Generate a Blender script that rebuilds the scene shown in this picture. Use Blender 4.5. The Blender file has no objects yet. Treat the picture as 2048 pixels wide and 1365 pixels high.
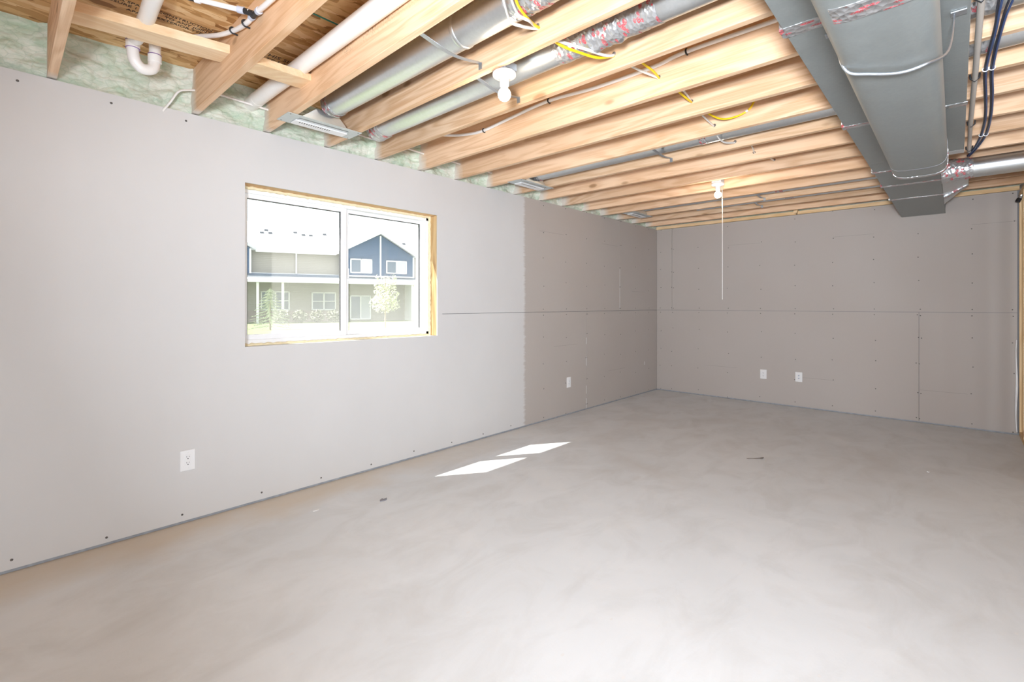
import bpy, bmesh, math, random
from mathutils import Vector, Matrix, noise
random.seed(7)
scene = bpy.context.scene
COL = scene.collection

# ------------------------------------------------------------------ camera, sky, sun, lights, exposure
FPX, CY, YAW = 968.85, 609.43, 0.742847
CAM = Vector((0.0, -3.415, 1.315))
cam_d = bpy.data.cameras.new('camera'); cam = bpy.data.objects.new('camera', cam_d); COL.objects.link(cam)
cam_d.sensor_width = 36.0; cam_d.lens = FPX / 2048 * 36.0
cam_d.shift_y = -(682.5 - CY) / 2048
cam_d.clip_start = 0.05; cam_d.clip_end = 400
cam.location = CAM; cam.rotation_euler = (math.pi / 2, 0, YAW - math.pi / 2)
scene.camera = cam

world = bpy.data.worlds.new('sky'); scene.world = world; world.use_nodes = True
bg = world.node_tree.nodes['Background']
bg.inputs[0].default_value = (0.90, 0.95, 1.0, 1); bg.inputs[1].default_value = 1.9

sun_d = bpy.data.lights.new('sun', 'SUN'); sun_d.energy = 21.0; sun_d.angle = 0.0093; sun_d.color = (1.0, 0.96, 0.9)
sun = bpy.data.objects.new('sun', sun_d); COL.objects.link(sun)
sun.rotation_euler = Vector((1.52, -1.0, -2.19)).to_track_quat('-Z', 'Y').to_euler(); sun.location = (0, 20, 30)

def area(name, loc, target, size, power, color=(1, 1, 1), size_y=None):
    d = bpy.data.lights.new(name, 'AREA'); d.energy = power; d.color = color
    d.size = size
    if size_y: d.shape = 'RECTANGLE'; d.size_y = size_y
    o = bpy.data.objects.new(name, d); COL.objects.link(o); o.location = loc
    o.rotation_euler = (Vector(target) - Vector(loc)).to_track_quat('-Z', 'Y').to_euler()
    return o
# the photographer's flash beside the camera, and an added fill light before the side wall, with no opening modelled there
fl_ = area('flash', (-0.60, -3.50, 1.46), (6.0, -1.75, 2.9), 0.32, 122, (0.905, 0.975, 1.065)); fl_.data.spread = math.radians(130)
area('side_wall_fill', (-0.3, -6.5, 1.15), (0.6, 0.0, 0.8), 3.2, 225, (0.862, 0.96, 1.085), 2.1)

vs = scene.view_settings
vs.view_transform = 'Standard'; vs.look = 'None'; vs.exposure = 0.06; vs.gamma = 1.0; vs.use_curve_mapping = False
scene.cycles.use_denoising = True
scene.cycles.max_bounces = 8; scene.cycles.diffuse_bounces = 6; scene.cycles.transparent_max_bounces = 12
scene.cycles.sample_clamp_indirect = 6.0; scene.cycles.caustics_reflective = False; scene.cycles.caustics_refractive = False

# ------------------------------------------------------------------ node helpers
class NT:
    def __init__(s, name):
        s.m = bpy.data.materials.new(name); s.m.use_nodes = True
        s.t = s.m.node_tree; s.t.nodes.clear()
        s.out = s.t.nodes.new('ShaderNodeOutputMaterial')
    def n(s, typ, **kw):
        nd = s.t.nodes.new('ShaderNode' + typ)
        for k, v in kw.items(): setattr(nd, k, v)
        return nd
    def link(s, a, b): s.t.links.new(a, b)
    def setin(s, sock, v):
        if hasattr(v, 'is_linked') or isinstance(v, bpy.types.NodeSocket): s.link(v, sock)
        else: sock.default_value = v
    def math(s, op, a, b=None, c=None, clamp=False):
        nd = s.n('Math', operation=op); nd.use_clamp = clamp
        s.setin(nd.inputs[0], a)
        if b is not None: s.setin(nd.inputs[1], b)
        if c is not None: s.setin(nd.inputs[2], c)
        return nd.outputs[0]
    def pos(s): return s.n('NewGeometry').outputs['Position']
    def obj(s): return s.n('TexCoord').outputs['Object']
    def rnd(s): return s.n('ObjectInfo').outputs['Random']
    def sep(s, v):
        nd = s.n('SeparateXYZ'); s.link(v, nd.inputs[0]); return nd.outputs
    def mapping(s, v, loc=(0, 0, 0), rot=(0, 0, 0), scale=(1, 1, 1)):
        nd = s.n('Mapping'); s.link(v, nd.inputs[0])
        s.setin(nd.inputs['Location'], loc); s.setin(nd.inputs['Rotation'], rot); s.setin(nd.inputs['Scale'], scale)
        return nd.outputs[0]
    def noise(s, v, scale=5, detail=4, rough=0.5, dist=0.0):
        nd = s.n('TexNoise'); s.link(v, nd.inputs['Vector'])
        nd.inputs['Scale'].default_value = scale; nd.inputs['Detail'].default_value = detail
        nd.inputs['Roughness'].default_value = rough; nd.inputs['Distortion'].default_value = dist
        return nd.outputs['Fac']
    def vor(s, v, scale=5, feature='F1', out='Distance', rand=1.0):
        nd = s.n('TexVoronoi', feature=feature); s.link(v, nd.inputs['Vector']); nd.inputs['Scale'].default_value = scale
        nd.inputs['Randomness'].default_value = rand
        return nd.outputs[out]
    def ramp(s, f, stops, interp='LINEAR'):
        nd = s.n('ValToRGB'); nd.color_ramp.interpolation = interp
        e = nd.color_ramp.elements
        while len(e) < len(stops): e.new(0.5)
        for i, (p, c) in enumerate(stops):
            e[i].position = p; e[i].color = (c, c, c, 1) if not hasattr(c, '__len__') else (*c, 1)
        s.setin(nd.inputs[0], f); return nd.outputs[0]
    def mix(s, f, a, b, typ='MIX'):
        nd = s.n('Mix', data_type='RGBA', blend_type=typ)
        s.setin(nd.inputs[0], f)
        for i, v in ((6, a), (7, b)):
            if isinstance(v, tuple): v = (*v, 1) if len(v) == 3 else v
            s.setin(nd.inputs[i], v)
        return nd.outputs[2]
    def bump(s, h, strength=0.3, dist=0.01):
        nd = s.n('Bump'); nd.inputs['Strength'].default_value = strength; nd.inputs['Distance'].default_value = dist
        s.setin(nd.inputs['Height'], h); return nd.outputs[0]
    def bsdf(s, color, rough=0.6, metal=0.0, normal=None, spec=0.5, emis=None, estr=0.0):
        b = s.n('BsdfPrincipled')
        if isinstance(color, tuple): color = (*color, 1)
        s.setin(b.inputs['Base Color'], color); s.setin(b.inputs['Roughness'], rough); s.setin(b.inputs['Metallic'], metal)
        b.inputs['Specular IOR Level'].default_value = spec
        if normal is not None: s.link(normal, b.inputs['Normal'])
        if emis: b.inputs['Emission Color'].default_value = (*emis, 1); b.inputs['Emission Strength'].default_value = estr
        s.link(b.outputs[0], s.out.inputs[0]); return s.m
M = {}
def plain(name, color, rough=0.5, metal=0.0, spec=0.5, var=0.06, scale=30):
    t = NT(name); f = t.noise(t.obj(), scale, 3)
    c0 = tuple(max(0, c * (1 - var)) for c in color); c1 = tuple(min(1, c * (1 + var)) for c in color)
    M[name] = t.bsdf(t.mix(f, c0, c1), rough, metal, None, spec)
    return M[name]

# --- drywall: bare grey-brown paper, and a skim coat on the part of the left wall nearest the camera
BARE0, BARE1 = (0.470, 0.422, 0.385), (0.510, 0.470, 0.438)
COAT0, COAT1 = (0.600, 0.587, 0.572), (0.655, 0.645, 0.635)
def drywall(name, coat):
    t = NT(name); p = t.pos()
    paper = t.mix(t.noise(p, 1.3, 3), BARE0, BARE1)
    fine = t.noise(t.mapping(p, scale=(60, 60, 6)), 3, 3)
    paper = t.mix(t.math('MULTIPLY', fine, 0.12), paper, (0.33, 0.29, 0.26))
    col = paper
    if coat:
        x, y, z = t.sep(p)
        n1 = t.noise(t.mapping(p, scale=(1, 1, 7)), 6, 5, 0.65)
        edge = t.math('ADD', x, t.math('MULTIPLY', t.math('SUBTRACT', n1, 0.5), 0.10))
        m = t.math('MULTIPLY', t.math('SUBTRACT', 3.935, edge), 28, clamp=True)
        skim = t.mix(t.noise(t.mapping(p, scale=(1.2, 1, 0.7)), 1.6, 4, 0.6), COAT0, COAT1)
        col = t.mix(m, paper, skim)
    b = t.bump(t.noise(p, 220, 2), 0.05, 0.002)
    return t.bsdf(col, 0.75, 0, b, 0.25)
M['drywall_skim'] = drywall('drywall_skim', True)
M['drywall_bare'] = drywall('drywall_bare', False)

# --- concrete slab
def concrete():
    t = NT('concrete'); p = t.pos(); x, y, z = t.sep(p)
    big = t.noise(p, 0.9, 5, 0.6, 0.4)
    c = t.mix(t.ramp(big, [(0.3, 0), (0.7, 1)]), (0.69, 0.71, 0.725), (0.755, 0.78, 0.80))
    mid = t.noise(t.mapping(p, rot=(0, 0, 0.5), scale=(1, 1.7, 1)), 2.2, 6, 0.62, 0.7)
    c = t.mix(t.math('MULTIPLY', t.ramp(mid, [(0.45, 0), (0.72, 1)]), 0.55), c, (0.585, 0.585, 0.575))
    pale = t.noise(t.mapping(p, loc=(4, 2, 0), scale=(1.2, 1, 1)), 1.7, 6, 0.6, 0.6)
    c = t.mix(t.math('MULTIPLY', t.ramp(pale, [(0.5, 0), (0.72, 1)]), 0.5), c, (0.79, 0.80, 0.805))
    # trowel arcs
    dx = t.math('SUBTRACT', x, 4.6); dy = t.math('SUBTRACT', y, -1.9)
    rr = t.math('SQRT', t.math('ADD', t.math('MULTIPLY', dx, dx), t.math('MULTIPLY', dy, dy)))
    rr = t.math('ADD', rr, t.math('MULTIPLY', t.noise(p, 1.5, 3), 0.5))
    ring = t.math('ABSOLUTE', t.math('SUBTRACT', rr, 1.35))
    ringm = t.math('MULTIPLY', t.math('SUBTRACT', 1.0, t.math('MULTIPLY', ring, 6.0), clamp=True), t.ramp(t.noise(p, 1.1, 3), [(0.42, 0), (0.6, 0.5)]))
    c = t.mix(ringm, c, (0.585, 0.565, 0.54))
    # sandy drywall dust and dirt along the foot of the window wall
    w = t.math('ADD', y, t.math('MULTIPLY', t.math('SUBTRACT', t.noise(p, 2.2, 4), 0.5), 0.55))
    tan = t.math('MULTIPLY', t.math('ADD', w, 0.40), 3.0, clamp=True)
    fade = t.math('MULTIPLY', t.math('SUBTRACT', 4.6, x), 0.35, clamp=True)
    c = t.mix(t.math('MULTIPLY', t.math('MULTIPLY', tan, fade), 0.85), c, (0.67, 0.59, 0.485))
    # white plaster specks and small scuffs
    sp = t.vor(t.mapping(p, scale=(1, 1.6, 1)), 5.5)
    c = t.mix(t.math('MULTIPLY', t.math('LESS_THAN', sp, 0.055), 0.65), c, (0.72, 0.71, 0.70))
    sc = t.noise(t.mapping(p, rot=(0, 0, 0.9), scale=(3, 40, 1)), 2.0, 3)
    c = t.mix(t.math('MULTIPLY', t.ramp(sc, [(0.62, 0), (0.75, 1)]), 0.18), c, (0.70, 0.69, 0.68))
    rough = t.ramp(mid, [(0.3, 0.55), (0.7, 0.72)])
    b = t.bump(t.math('ADD', t.noise(p, 90, 4), mid), 0.08, 0.004)
    return t.bsdf(c, rough, 0, b, 0.35)
M['concrete'] = concrete()

# --- lumber, grain along axis 0/1/2
def lumber(name, axis, light, dark, spray=False, knots=True, stain=False):
    t = NT(name); p = t.pos(); r = t.rnd()
    off = t.n('CombineXYZ')
    for i in range(3): t.link(t.math('MULTIPLY', r, (37.0, 53.0, 71.0)[i]), off.inputs[i])
    v = t.n('VectorMath', operation='ADD'); t.link(p, v.inputs[0]); t.link(off.outputs[0], v.inputs[1]); q = v.outputs[0]
    s1 = [1.0, 1.0, 1.0]; s1[axis] = 0.10
    warp = t.noise(t.mapping(q, scale=tuple(s1)), 5.0, 3, 0.5, 0.3)
    rings = t.math('SINE', t.math('MULTIPLY', warp, 70.0))
    s2 = [130.0] * 3; s2[axis] = 2.5
    fine = t.noise(t.mapping(q, scale=tuple(s2)), 1.0, 3, 0.6)
    g = t.math('ADD', t.math('MULTIPLY', rings, 0.22), t.math('MULTIPLY', fine, 0.95))
    g = t.math('ADD', g, t.math('MULTIPLY', t.math('SUBTRACT', warp, 0.5), 1.0))
    c = t.mix(t.ramp(g, [(0.25, 0), (0.92, 1)]), light, dark)
    tone = t.noise(q, 0.8, 2)
    c = t.mix(t.math('MULTIPLY', t.ramp(tone, [(0.35, 0), (0.7, 1)]), 0.35), c, (dark[0] * 0.95, dark[1] * 0.85, dark[2] * 0.7))
    br = t.math('ADD', 0.88, t.math('MULTIPLY', r, 0.24))
    hs = t.n('HueSaturation'); t.link(br, hs.inputs['Value']); t.link(c, hs.inputs['Color']); c = hs.outputs[0]
    if knots:
        s3 = [1.0, 1.0, 1.0]; s3[axis] = 0.42
        kd = t.vor(t.mapping(q, scale=tuple(s3)), 4.6)
        k = t.ramp(kd, [(0.05, 1.0), (0.075, 0.7), (0.11, 0.0)])
        c = t.mix(t.math('MULTIPLY', k, 0.85), c, (0.26, 0.13, 0.06))
        halo = t.ramp(kd, [(0.08, 1.0), (0.24, 0.0)])
        c = t.mix(t.math('MULTIPLY', halo, 0.25), c, (0.55, 0.33, 0.17))
    if spray:   # foam and plaster overspray on the ends by the wall
        y = t.sep(p)[1]
        yy = t.math('ADD', y, t.math('MULTIPLY', t.math('SUBTRACT', t.noise(q, 9, 4), 0.5), 0.12))
        f = t.math('MULTIPLY', t.math('ADD', yy, 0.10), 12.0, clamp=True)
        c = t.mix(t.math('MULTIPLY', f, 0.8), c, (0.74, 0.72, 0.67))
    if stain:   # black mildew specks in a band along the upper part of the face
        y, z = t.sep(p)[1:3]
        band = t.math('MULTIPLY', t.math('SUBTRACT', 1.0, t.math('MULTIPLY', t.math('ABSOLUTE', t.math('SUBTRACT', z, 2.64)), 14.0), clamp=True), t.math('MULTIPLY', t.math('SUBTRACT', -0.75, y), 2.0, clamp=True))
        sp = t.ramp(t.noise(p, 110, 4, 0.7), [(0.50, 0), (0.58, 1)])
        c = t.mix(t.math('MULTIPLY', t.math('MULTIPLY', sp, t.ramp(t.noise(p, 6, 3), [(0.35, 0.2), (0.6, 1)])), band), c, (0.06, 0.05, 0.045))
    b = t.bump(g, 0.12, 0.002)
    M[name] = t.bsdf(c, 0.68, 0, b, 0.25)
PINE_L, PINE_D = (0.80, 0.575, 0.39), (0.60, 0.37, 0.21)
lumber('joist_wood', 1, PINE_L, PINE_D, spray=True)
lumber('joist_wood_stained', 1, PINE_L, PINE_D, spray=True, stain=True)
lumber('block_wood', 0, (0.90, 0.72, 0.50), (0.78, 0.55, 0.33))
lumber('stud_wood', 2, (0.80, 0.60, 0.36), (0.62, 0.40, 0.20))
lumber('plate_wood', 1, (0.84, 0.63, 0.38), (0.66, 0.44, 0.22))
lumber('jamb_wood', 2, (0.76, 0.55, 0.30), (0.42, 0.25, 0.11))
lumber('header_wood', 0, (0.86, 0.60, 0.34), (0.70, 0.42, 0.20), knots=False)

def osb():
    t = NT('oriented_strand_board'); p = t.pos()
    cols = None
    lay = []
    for i, (ang, sx, sy) in enumerate(((0.15, 6, 26), (-0.9, 9, 32), (1.1, 9, 30))):
        q = t.mapping(p, loc=(i * 3.1, i * 1.7, 0), rot=(0, 0, ang), scale=(sx, sy, 1))
        w = t.n('VectorMath', operation='ADD'); t.link(q, w.inputs[0])
        nz = t.n('TexNoise'); t.link(p, nz.inputs['Vector']); nz.inputs['Scale'].default_value = 9
        t.link(nz.outputs['Color'], w.inputs[1])
        vv = t.n('TexVoronoi'); t.link(w.outputs[0], vv.inputs['Vector']); vv.inputs['Scale'].default_value = 1.0
        h = t.sep(vv.outputs['Color'])
        lay.append((h[0], h[1], vv.outputs['Distance']))
    f = t.mix(t.math('GREATER_THAN', lay[1][1], 0.45), lay[0][0], lay[1][0])
    f = t.mix(t.math('GREATER_THAN', lay[2][1], 0.6), f, lay[2][0])
    c = t.ramp(f, [(0.0, (0.30, 0.14, 0.045)), (0.2, (0.52, 0.29, 0.11)), (0.5, (0.68, 0.42, 0.19)), (0.8, (0.76, 0.51, 0.25)), (1.0, (0.84, 0.62, 0.36))])
    streak = t.noise(t.mapping(p, rot=(0, 0, 0.1), scale=(8, 90, 1)), 1.5, 4, 0.6)
    c = t.mix(t.math('MULTIPLY', t.ramp(streak, [(0.55, 0), (0.75, 1)]), 0.35), c, (0.38, 0.19, 0.06))
    b = t.bump(f, 0.5, 0.004)
    return t.bsdf(c, 0.6, 0, b, 0.35)
M['osb'] = osb()

def metal(name, base, rough, var=0.12, scale=9.0, stretch=(1, 1, 1), metallic=0.92):
    t = NT(name); p = t.pos(); q = t.mapping(p, scale=stretch)
    f = t.noise(q, scale, 5, 0.6); sp = t.vor(p, 90, out='Color')
    g = t.math('ADD', t.math('MULTIPLY', f, 0.8), t.math('MULTIPLY', t.sep(sp)[0], 0.2))
    c = t.mix(g, tuple(v * (1 - var) for v in base), tuple(min(1, v * (1 + var)) for v in base))
    rg = t.math('ADD', rough - 0.06, t.math('MULTIPLY', f, 0.12))
    b = t.bump(t.noise(p, 3.5, 2), 0.10, 0.02)
    M[name] = t.bsdf(c, rg, metallic, b)
metal('galvanised', (0.66, 0.69, 0.70), 0.34)
metal('trunk_metal', (0.285, 0.305, 0.298), 0.5, metallic=0.45)
metal('strap_metal', (0.50, 0.53, 0.57), 0.38)
def foil(name, axis_scale):
    t = NT(name); p = t.pos(); o = t.obj()
    q = t.mapping(p, rot=(0.3, 0.2, 0.15), scale=axis_scale)
    v = t.n('TexVoronoi'); t.link(q, v.inputs['Vector']); v.inputs['Scale'].default_value = 1.0
    cell = t.sep(v.outputs['Color'])
    blob = t.math('MULTIPLY', t.math('LESS_THAN', v.outputs['Distance'], 0.46), t.math('GREATER_THAN', cell[0], 0.55))
    letter = t.math('GREATER_THAN', t.noise(t.mapping(p, scale=(1, 1, 1)), 260, 1), 0.44)
    red = t.math('MULTIPLY', t.math('MULTIPLY', blob, letter), 0.9)
    cr = t.noise(p, 45, 3, 0.6)
    c = t.mix(red, t.mix(cr, (0.40, 0.41, 0.42), (0.66, 0.66, 0.66)), (0.50, 0.03, 0.045))
    me = t.math('SUBTRACT', 0.75, t.math('MULTIPLY', red, 0.75))
    b = t.bump(t.vor(t.mapping(p, scale=(1, 1.4, 1)), 42), 0.55, 0.01)
    M[name] = t.bsdf(c, 0.30, me, b)
foil('foil_tape', (16, 46, 42)); foil('foil_tape_cross', (60, 20, 60))

metal('flange_metal', (0.58, 0.62, 0.61), 0.45, metallic=0.3)
plain('pvc_white', (0.86, 0.84, 0.81), 0.32, var=0.03); plain('pex_white', (0.83, 0.82, 0.82), 0.3, var=0.02)
plain('fitting_grey', (0.52, 0.56, 0.66), 0.4); plain('pvc_print', (0.30, 0.18, 0.40), 0.5)
plain('black_plastic', (0.02, 0.02, 0.022), 0.4); plain('screw_dark', (0.13, 0.12, 0.11), 0.6)
plain('yellow_cable', (0.92, 0.64, 0.01), 0.4, var=0.05); plain('white_cable', (0.80, 0.77, 0.73), 0.45, var=0.04)
plain('blue_cable', (0.04, 0.075, 0.19), 0.4); plain('dark_cable', (0.03, 0.032, 0.045), 0.4); plain('conduit_tan', (0.50, 0.45, 0.40), 0.45)
plain('vinyl_white', (0.86, 0.87, 0.88), 0.35, var=0.02); plain('plastic_white', (0.84, 0.84, 0.84), 0.35, var=0.02)
plain('slot_dark', (0.04, 0.04, 0.04), 0.6); plain('porcelain', (0.88, 0.86, 0.83), 0.25, var=0.02)
plain('drywall_core', (0.80, 0.79, 0.77), 0.8, var=0.08); plain('pencil', (0.25, 0.22, 0.20), 0.8); plain('ink', (0.045, 0.03, 0.02), 0.7)
plain('seam_green', (0.03, 0.24, 0.18), 0.6); plain('gasket', (0.30, 0.32, 0.345), 0.7, var=0.4, scale=25); plain('plaster', (0.75, 0.745, 0.73), 0.8)
plain('paper_grey', (0.26, 0.26, 0.29), 0.8); plain('twig', (0.16, 0.13, 0.11), 0.8); plain('string', (0.82, 0.80, 0.76), 0.7)
plain('gasket_rubber', (0.05, 0.05, 0.055), 0.5); plain('plug_grey', (0.20, 0.20, 0.21), 0.5)
plain('joint_shadow_paper', (0.30, 0.265, 0.235), 0.8)
def foam():
    t = NT('spray_foam'); p = t.pos()
    n1 = t.noise(t.mapping(p, scale=(1, 1, 2.0)), 9, 5, 0.6, 0.5)
    c = t.mix(t.ramp(n1, [(0.36, 0), (0.62, 1)]), (0.50, 0.60, 0.46), (0.72, 0.73, 0.63))
    n2 = t.noise(p, 2.5, 2); c = t.mix(t.math('MULTIPLY', t.ramp(n2, [(0.5, 0), (0.7, 1)]), 0.7), c, (0.76, 0.71, 0.66))
    cr = t.vor(t.mapping(p, scale=(1, 1, 2.2)), 17, feature='DISTANCE_TO_EDGE')
    c = t.mix(t.math('MULTIPLY', t.ramp(cr, [(0.0, 1), (0.06, 0)]), 0.35), c, (0.33, 0.44, 0.33))
    b = t.bump(t.math('ADD', t.math('MULTIPLY', t.noise(p, 40, 4), 0.5), cr), 0.5, 0.012)
    M['foam'] = t.bsdf(c, 0.6, 0, b, 0.3)
foam()
plain('window_foam', (0.84, 0.74, 0.50), 0.8, var=0.15, scale=60)
def bulb_mat():
    t = NT('bulb_glow'); M['bulb'] = t.bsdf((0.95, 0.93, 0.9), 0.4, 0, emis=(1.0, 0.86, 0.66), estr=9.0)
bulb_mat()
def glass():
    t = NT('dusty_glass'); p = t.pos()
    tr = t.n('BsdfTransparent'); tr.inputs[0].default_value = (0.97, 0.98, 0.98, 1)
    gl = t.n('BsdfGlossy'); gl.inputs['Roughness'].default_value = 0.02
    fr = t.n('Fresnel'); fr.inputs[0].default_value = 1.45
    m1 = t.n('MixShader'); t.link(t.math('MULTIPLY', fr.outputs[0], 0.6), m1.inputs[0]); t.link(tr.outputs[0], m1.inputs[1]); t.link(gl.outputs[0], m1.inputs[2])
    tl = t.n('BsdfTranslucent'); tl.inputs[0].default_value = (0.95, 0.95, 0.93, 1)
    sp = t.ramp(t.noise(p, 170, 2, 0.7), [(0.5, 0), (0.72, 1)])
    cl = t.ramp(t.noise(p, 5, 4), [(0.35, 0.3), (0.7, 1)])
    z = t.sep(p)[2]      # dirt splashed up from the ground settles on the lower half
    low = t.math('MULTIPLY', t.math('SUBTRACT', 1.85, z), 0.9, clamp=True)
    f = t.math('ADD', t.math('ADD', 0.018, t.math('MULTIPLY', low, 0.13)), t.math('MULTIPLY', t.math('MULTIPLY', sp, cl), t.math('ADD', 0.02, t.math('MULTIPLY', low, 0.17))))
    m2 = t.n('MixShader'); t.link(f, m2.inputs[0]); t.link(m1.outputs[0], m2.inputs[1]); t.link(tl.outputs[0], m2.inputs[2])
    t.link(m2.outputs[0], t.out.inputs[0]); M['glass'] = t.m
glass()
def siding(name, col, pitch=0.13):
    t = NT(name); p = t.pos(); z = t.sep(p)[2]
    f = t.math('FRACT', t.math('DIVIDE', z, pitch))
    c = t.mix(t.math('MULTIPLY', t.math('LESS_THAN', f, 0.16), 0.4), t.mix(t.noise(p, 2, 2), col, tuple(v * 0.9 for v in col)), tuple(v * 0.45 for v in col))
    M[name] = t.bsdf(c, 0.6, 0, t.bump(f, 0.4, 0.02), 0.3)
siding('siding_beige', (0.40, 0.37, 0.34)); siding('siding_blue', (0.075, 0.13, 0.24)); siding('siding_dark', (0.16, 0.20, 0.28))
plain('ext_white', (0.82, 0.83, 0.85), 0.5, var=0.03, scale=2); plain('ext_window', (0.10, 0.14, 0.20), 0.15, spec=0.8, var=0.2, scale=1)
plain('ext_blind', (0.50, 0.53, 0.58), 0.5, var=0.1, scale=4)
def shingles():
    t = NT('roof_shingles'); p = t.pos()
    c = t.mix(t.noise(t.mapping(p, scale=(1, 1, 6)), 4, 4), (0.52, 0.53, 0.56), (0.68, 0.69, 0.72)); M['shingles'] = t.bsdf(c, 0.8, 0, None, 0.2)
shingles()
plain('roof_vent_grey', (0.10, 0.11, 0.13), 0.6)
def grass():
    t = NT('lawn_grass'); p = t.pos()
    c = t.mix(t.noise(p, 3, 6, 0.7), (0.135, 0.165, 0.080), (0.20, 0.225, 0.125)); M['grass'] = t.bsdf(c, 0.9, 0, t.bump(t.noise(p, 30, 4), 0.5, 0.05), 0.1)
grass()
plain('brick_ext', (0.34, 0.28, 0.26), 0.8, var=0.3, scale=6); plain('bark', (0.30, 0.24, 0.19), 0.9, var=0.3); plain('hedge_leaf', (0.17, 0.18, 0.13), 0.8, var=0.4, scale=8)
def leaf(name, a, b):
    t = NT(name); p = t.pos(); c = t.mix(t.noise(p, 7, 3), a, b)
    d = t.n('BsdfDiffuse'); t.link(c, d.inputs[0]); tl = t.n('BsdfTranslucent'); t.link(c, tl.inputs[0])
    m = t.n('MixShader'); m.inputs[0].default_value = 0.45; t.link(d.outputs[0], m.inputs[1]); t.link(tl.outputs[0], m.inputs[2])
    t.link(m.outputs[0], t.out.inputs[0]); M[name] = t.m
leaf('leaf_pale', (0.50, 0.53, 0.36), (0.72, 0.73, 0.58)); leaf('leaf_spruce', (0.22, 0.26, 0.18), (0.36, 0.40, 0.29))

# ------------------------------------------------------------------ mesh helpers
ORG = {}
class MB:
    def __init__(s): s.v = []; s.f = []; s.smooth = []
    def add(s, vs, fs, sm=False):
        o = len(s.v); s.v += [Vector(v) for v in vs]; s.f += [tuple(i + o for i in f) for f in fs]; s.smooth += [sm] * len(fs)
        return s
    def box(s, a, b):
        x0, y0, z0 = a; x1, y1, z1 = b
        if x0 > x1: x0, x1 = x1, x0
        if y0 > y1: y0, y1 = y1, y0
        if z0 > z1: z0, z1 = z1, z0
        return s.add([(x0, y0, z0), (x1, y0, z0), (x1, y1, z0), (x0, y1, z0), (x0, y0, z1), (x1, y0, z1), (x1, y1, z1), (x0, y1, z1)],
              [(0, 3, 2, 1), (4, 5, 6, 7), (0, 1, 5, 4), (1, 2, 6, 5), (2, 3, 7, 6), (3, 0, 4, 7)])
    def hexa(s, pts):   # 4 bottom ccw, 4 top ccw
        return s.add(pts, [(0, 3, 2, 1), (4, 5, 6, 7), (0, 1, 5, 4), (1, 2, 6, 5), (2, 3, 7, 6), (3, 0, 4, 7)])
    def tube(s, path, r, seg=10, cap=True, closed=False, prof=None, up=None):
        P = [Vector(p) for p in path]; n = len(P)
        rr = r if hasattr(r, '__len__') else [r] * n
        T = []
        for i in range(n):
            a = P[max(0, i - 1)]; b = P[min(n - 1, i + 1)]
            T.append((b - a).normalized())
        u = Vector(up) if up else (Vector((0, 0, 1)) if abs(T[0].z) < 0.9 else Vector((1, 0, 0)))
        rings = []
        for i in range(n):
            u = (u - T[i] * u.dot(T[i]))
            if u.length < 1e-6: u = T[i].orthogonal()
            u.normalize(); w = T[i].cross(u)
            ring = []
            for k in range(seg):
                a = 2 * math.pi * k / seg
                if prof: pu, pw = prof(a)
                else: pu, pw = math.cos(a), math.sin(a)
                ring.append(P[i] + (u * pu + w * pw) * rr[i])
            rings.append(ring)
        vs = [v for ring in rings for v in ring]; fs = []
        for i in range(n - 1):
            for k in range(seg):
                k2 = (k + 1) % seg
                fs.append((i * seg + k, i * seg + k2, (i + 1) * seg + k2, (i + 1) * seg + k))
        s.add(vs, fs, True)
        if cap:
            s.add(rings[0], [tuple(range(seg))[::-1]]); s.add(rings[-1], [tuple(range(seg))])
        return s
    def lathe(s, prof, o, seg=24, axis='z'):   # prof: (r, h)
        o = Vector(o); vs = []
        for r, h in prof:
            for k in range(seg):
                a = 2 * math.pi * k / seg; x, y = r * math.cos(a), r * math.sin(a)
                d = {'z': (x, y, h), 'y': (x, h, y), 'x': (h, x, y)}[axis]
                vs.append(o + Vector(d))
        fs = []
        for i in range(len(prof) - 1):
            for k in range(seg):
                k2 = (k + 1) % seg; fs.append((i * seg + k, i * seg + k2, (i + 1) * seg + k2, (i + 1) * seg + k))
        return s.add(vs, fs, True)
    def prism(s, poly, a, b, plane='xz'):    # poly 2d extruded between coordinates a..b of the remaining axis
        def P(p, t): return {'xz': (p[0], t, p[1]), 'yz': (t, p[0], p[1]), 'xy': (p[0], p[1], t)}[plane]
        n = len(poly)
        return s.add([P(p, a) for p in poly] + [P(p, b) for p in poly],
              [tuple(range(n))[::-1], tuple(range(n, 2 * n))] + [(i, (i + 1) % n, (i + 1) % n + n, i + n) for i in range(n)])
    def mesh(s, name, org):
        me = bpy.data.meshes.new(name); me.from_pydata([tuple(v - org) for v in s.v], [], s.f)
        me.polygons.foreach_set('use_smooth', s.smooth)
        bm = bmesh.new(); bm.from_mesh(me); bmesh.ops.recalc_face_normals(bm, faces=bm.faces); bm.to_mesh(me); bm.free()
        me.update(); return me
    def build(s, name, mat, parent=None, org=None, bevel=0.0):
        lo = Vector([min(v[i] for v in s.v) for i in range(3)]); hi = Vector([max(v[i] for v in s.v) for i in range(3)])
        org = Vector(org) if org is not None else Vector(((lo.x + hi.x) / 2, (lo.y + hi.y) / 2, lo.z))
        me = s.mesh(name, org); me.materials.append(M[mat])
        o = bpy.data.objects.new(name, me); COL.objects.link(o); ORG[o.name] = org
        if parent: o.parent = parent; o.location = org - ORG[parent.name]
        else: o.location = org
        if bevel:
            bv = o.modifiers.new('bevel', 'BEVEL'); bv.width = bevel; bv.segments = 2; bv.limit_method = 'ANGLE'
        return o
def tag(o, label=None, cat=None, group=None, kind=None):
    if label: o['label'] = label
    if cat: o['category'] = cat
    if group: o['group'] = group
    if kind: o['kind'] = kind
    return o
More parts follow.
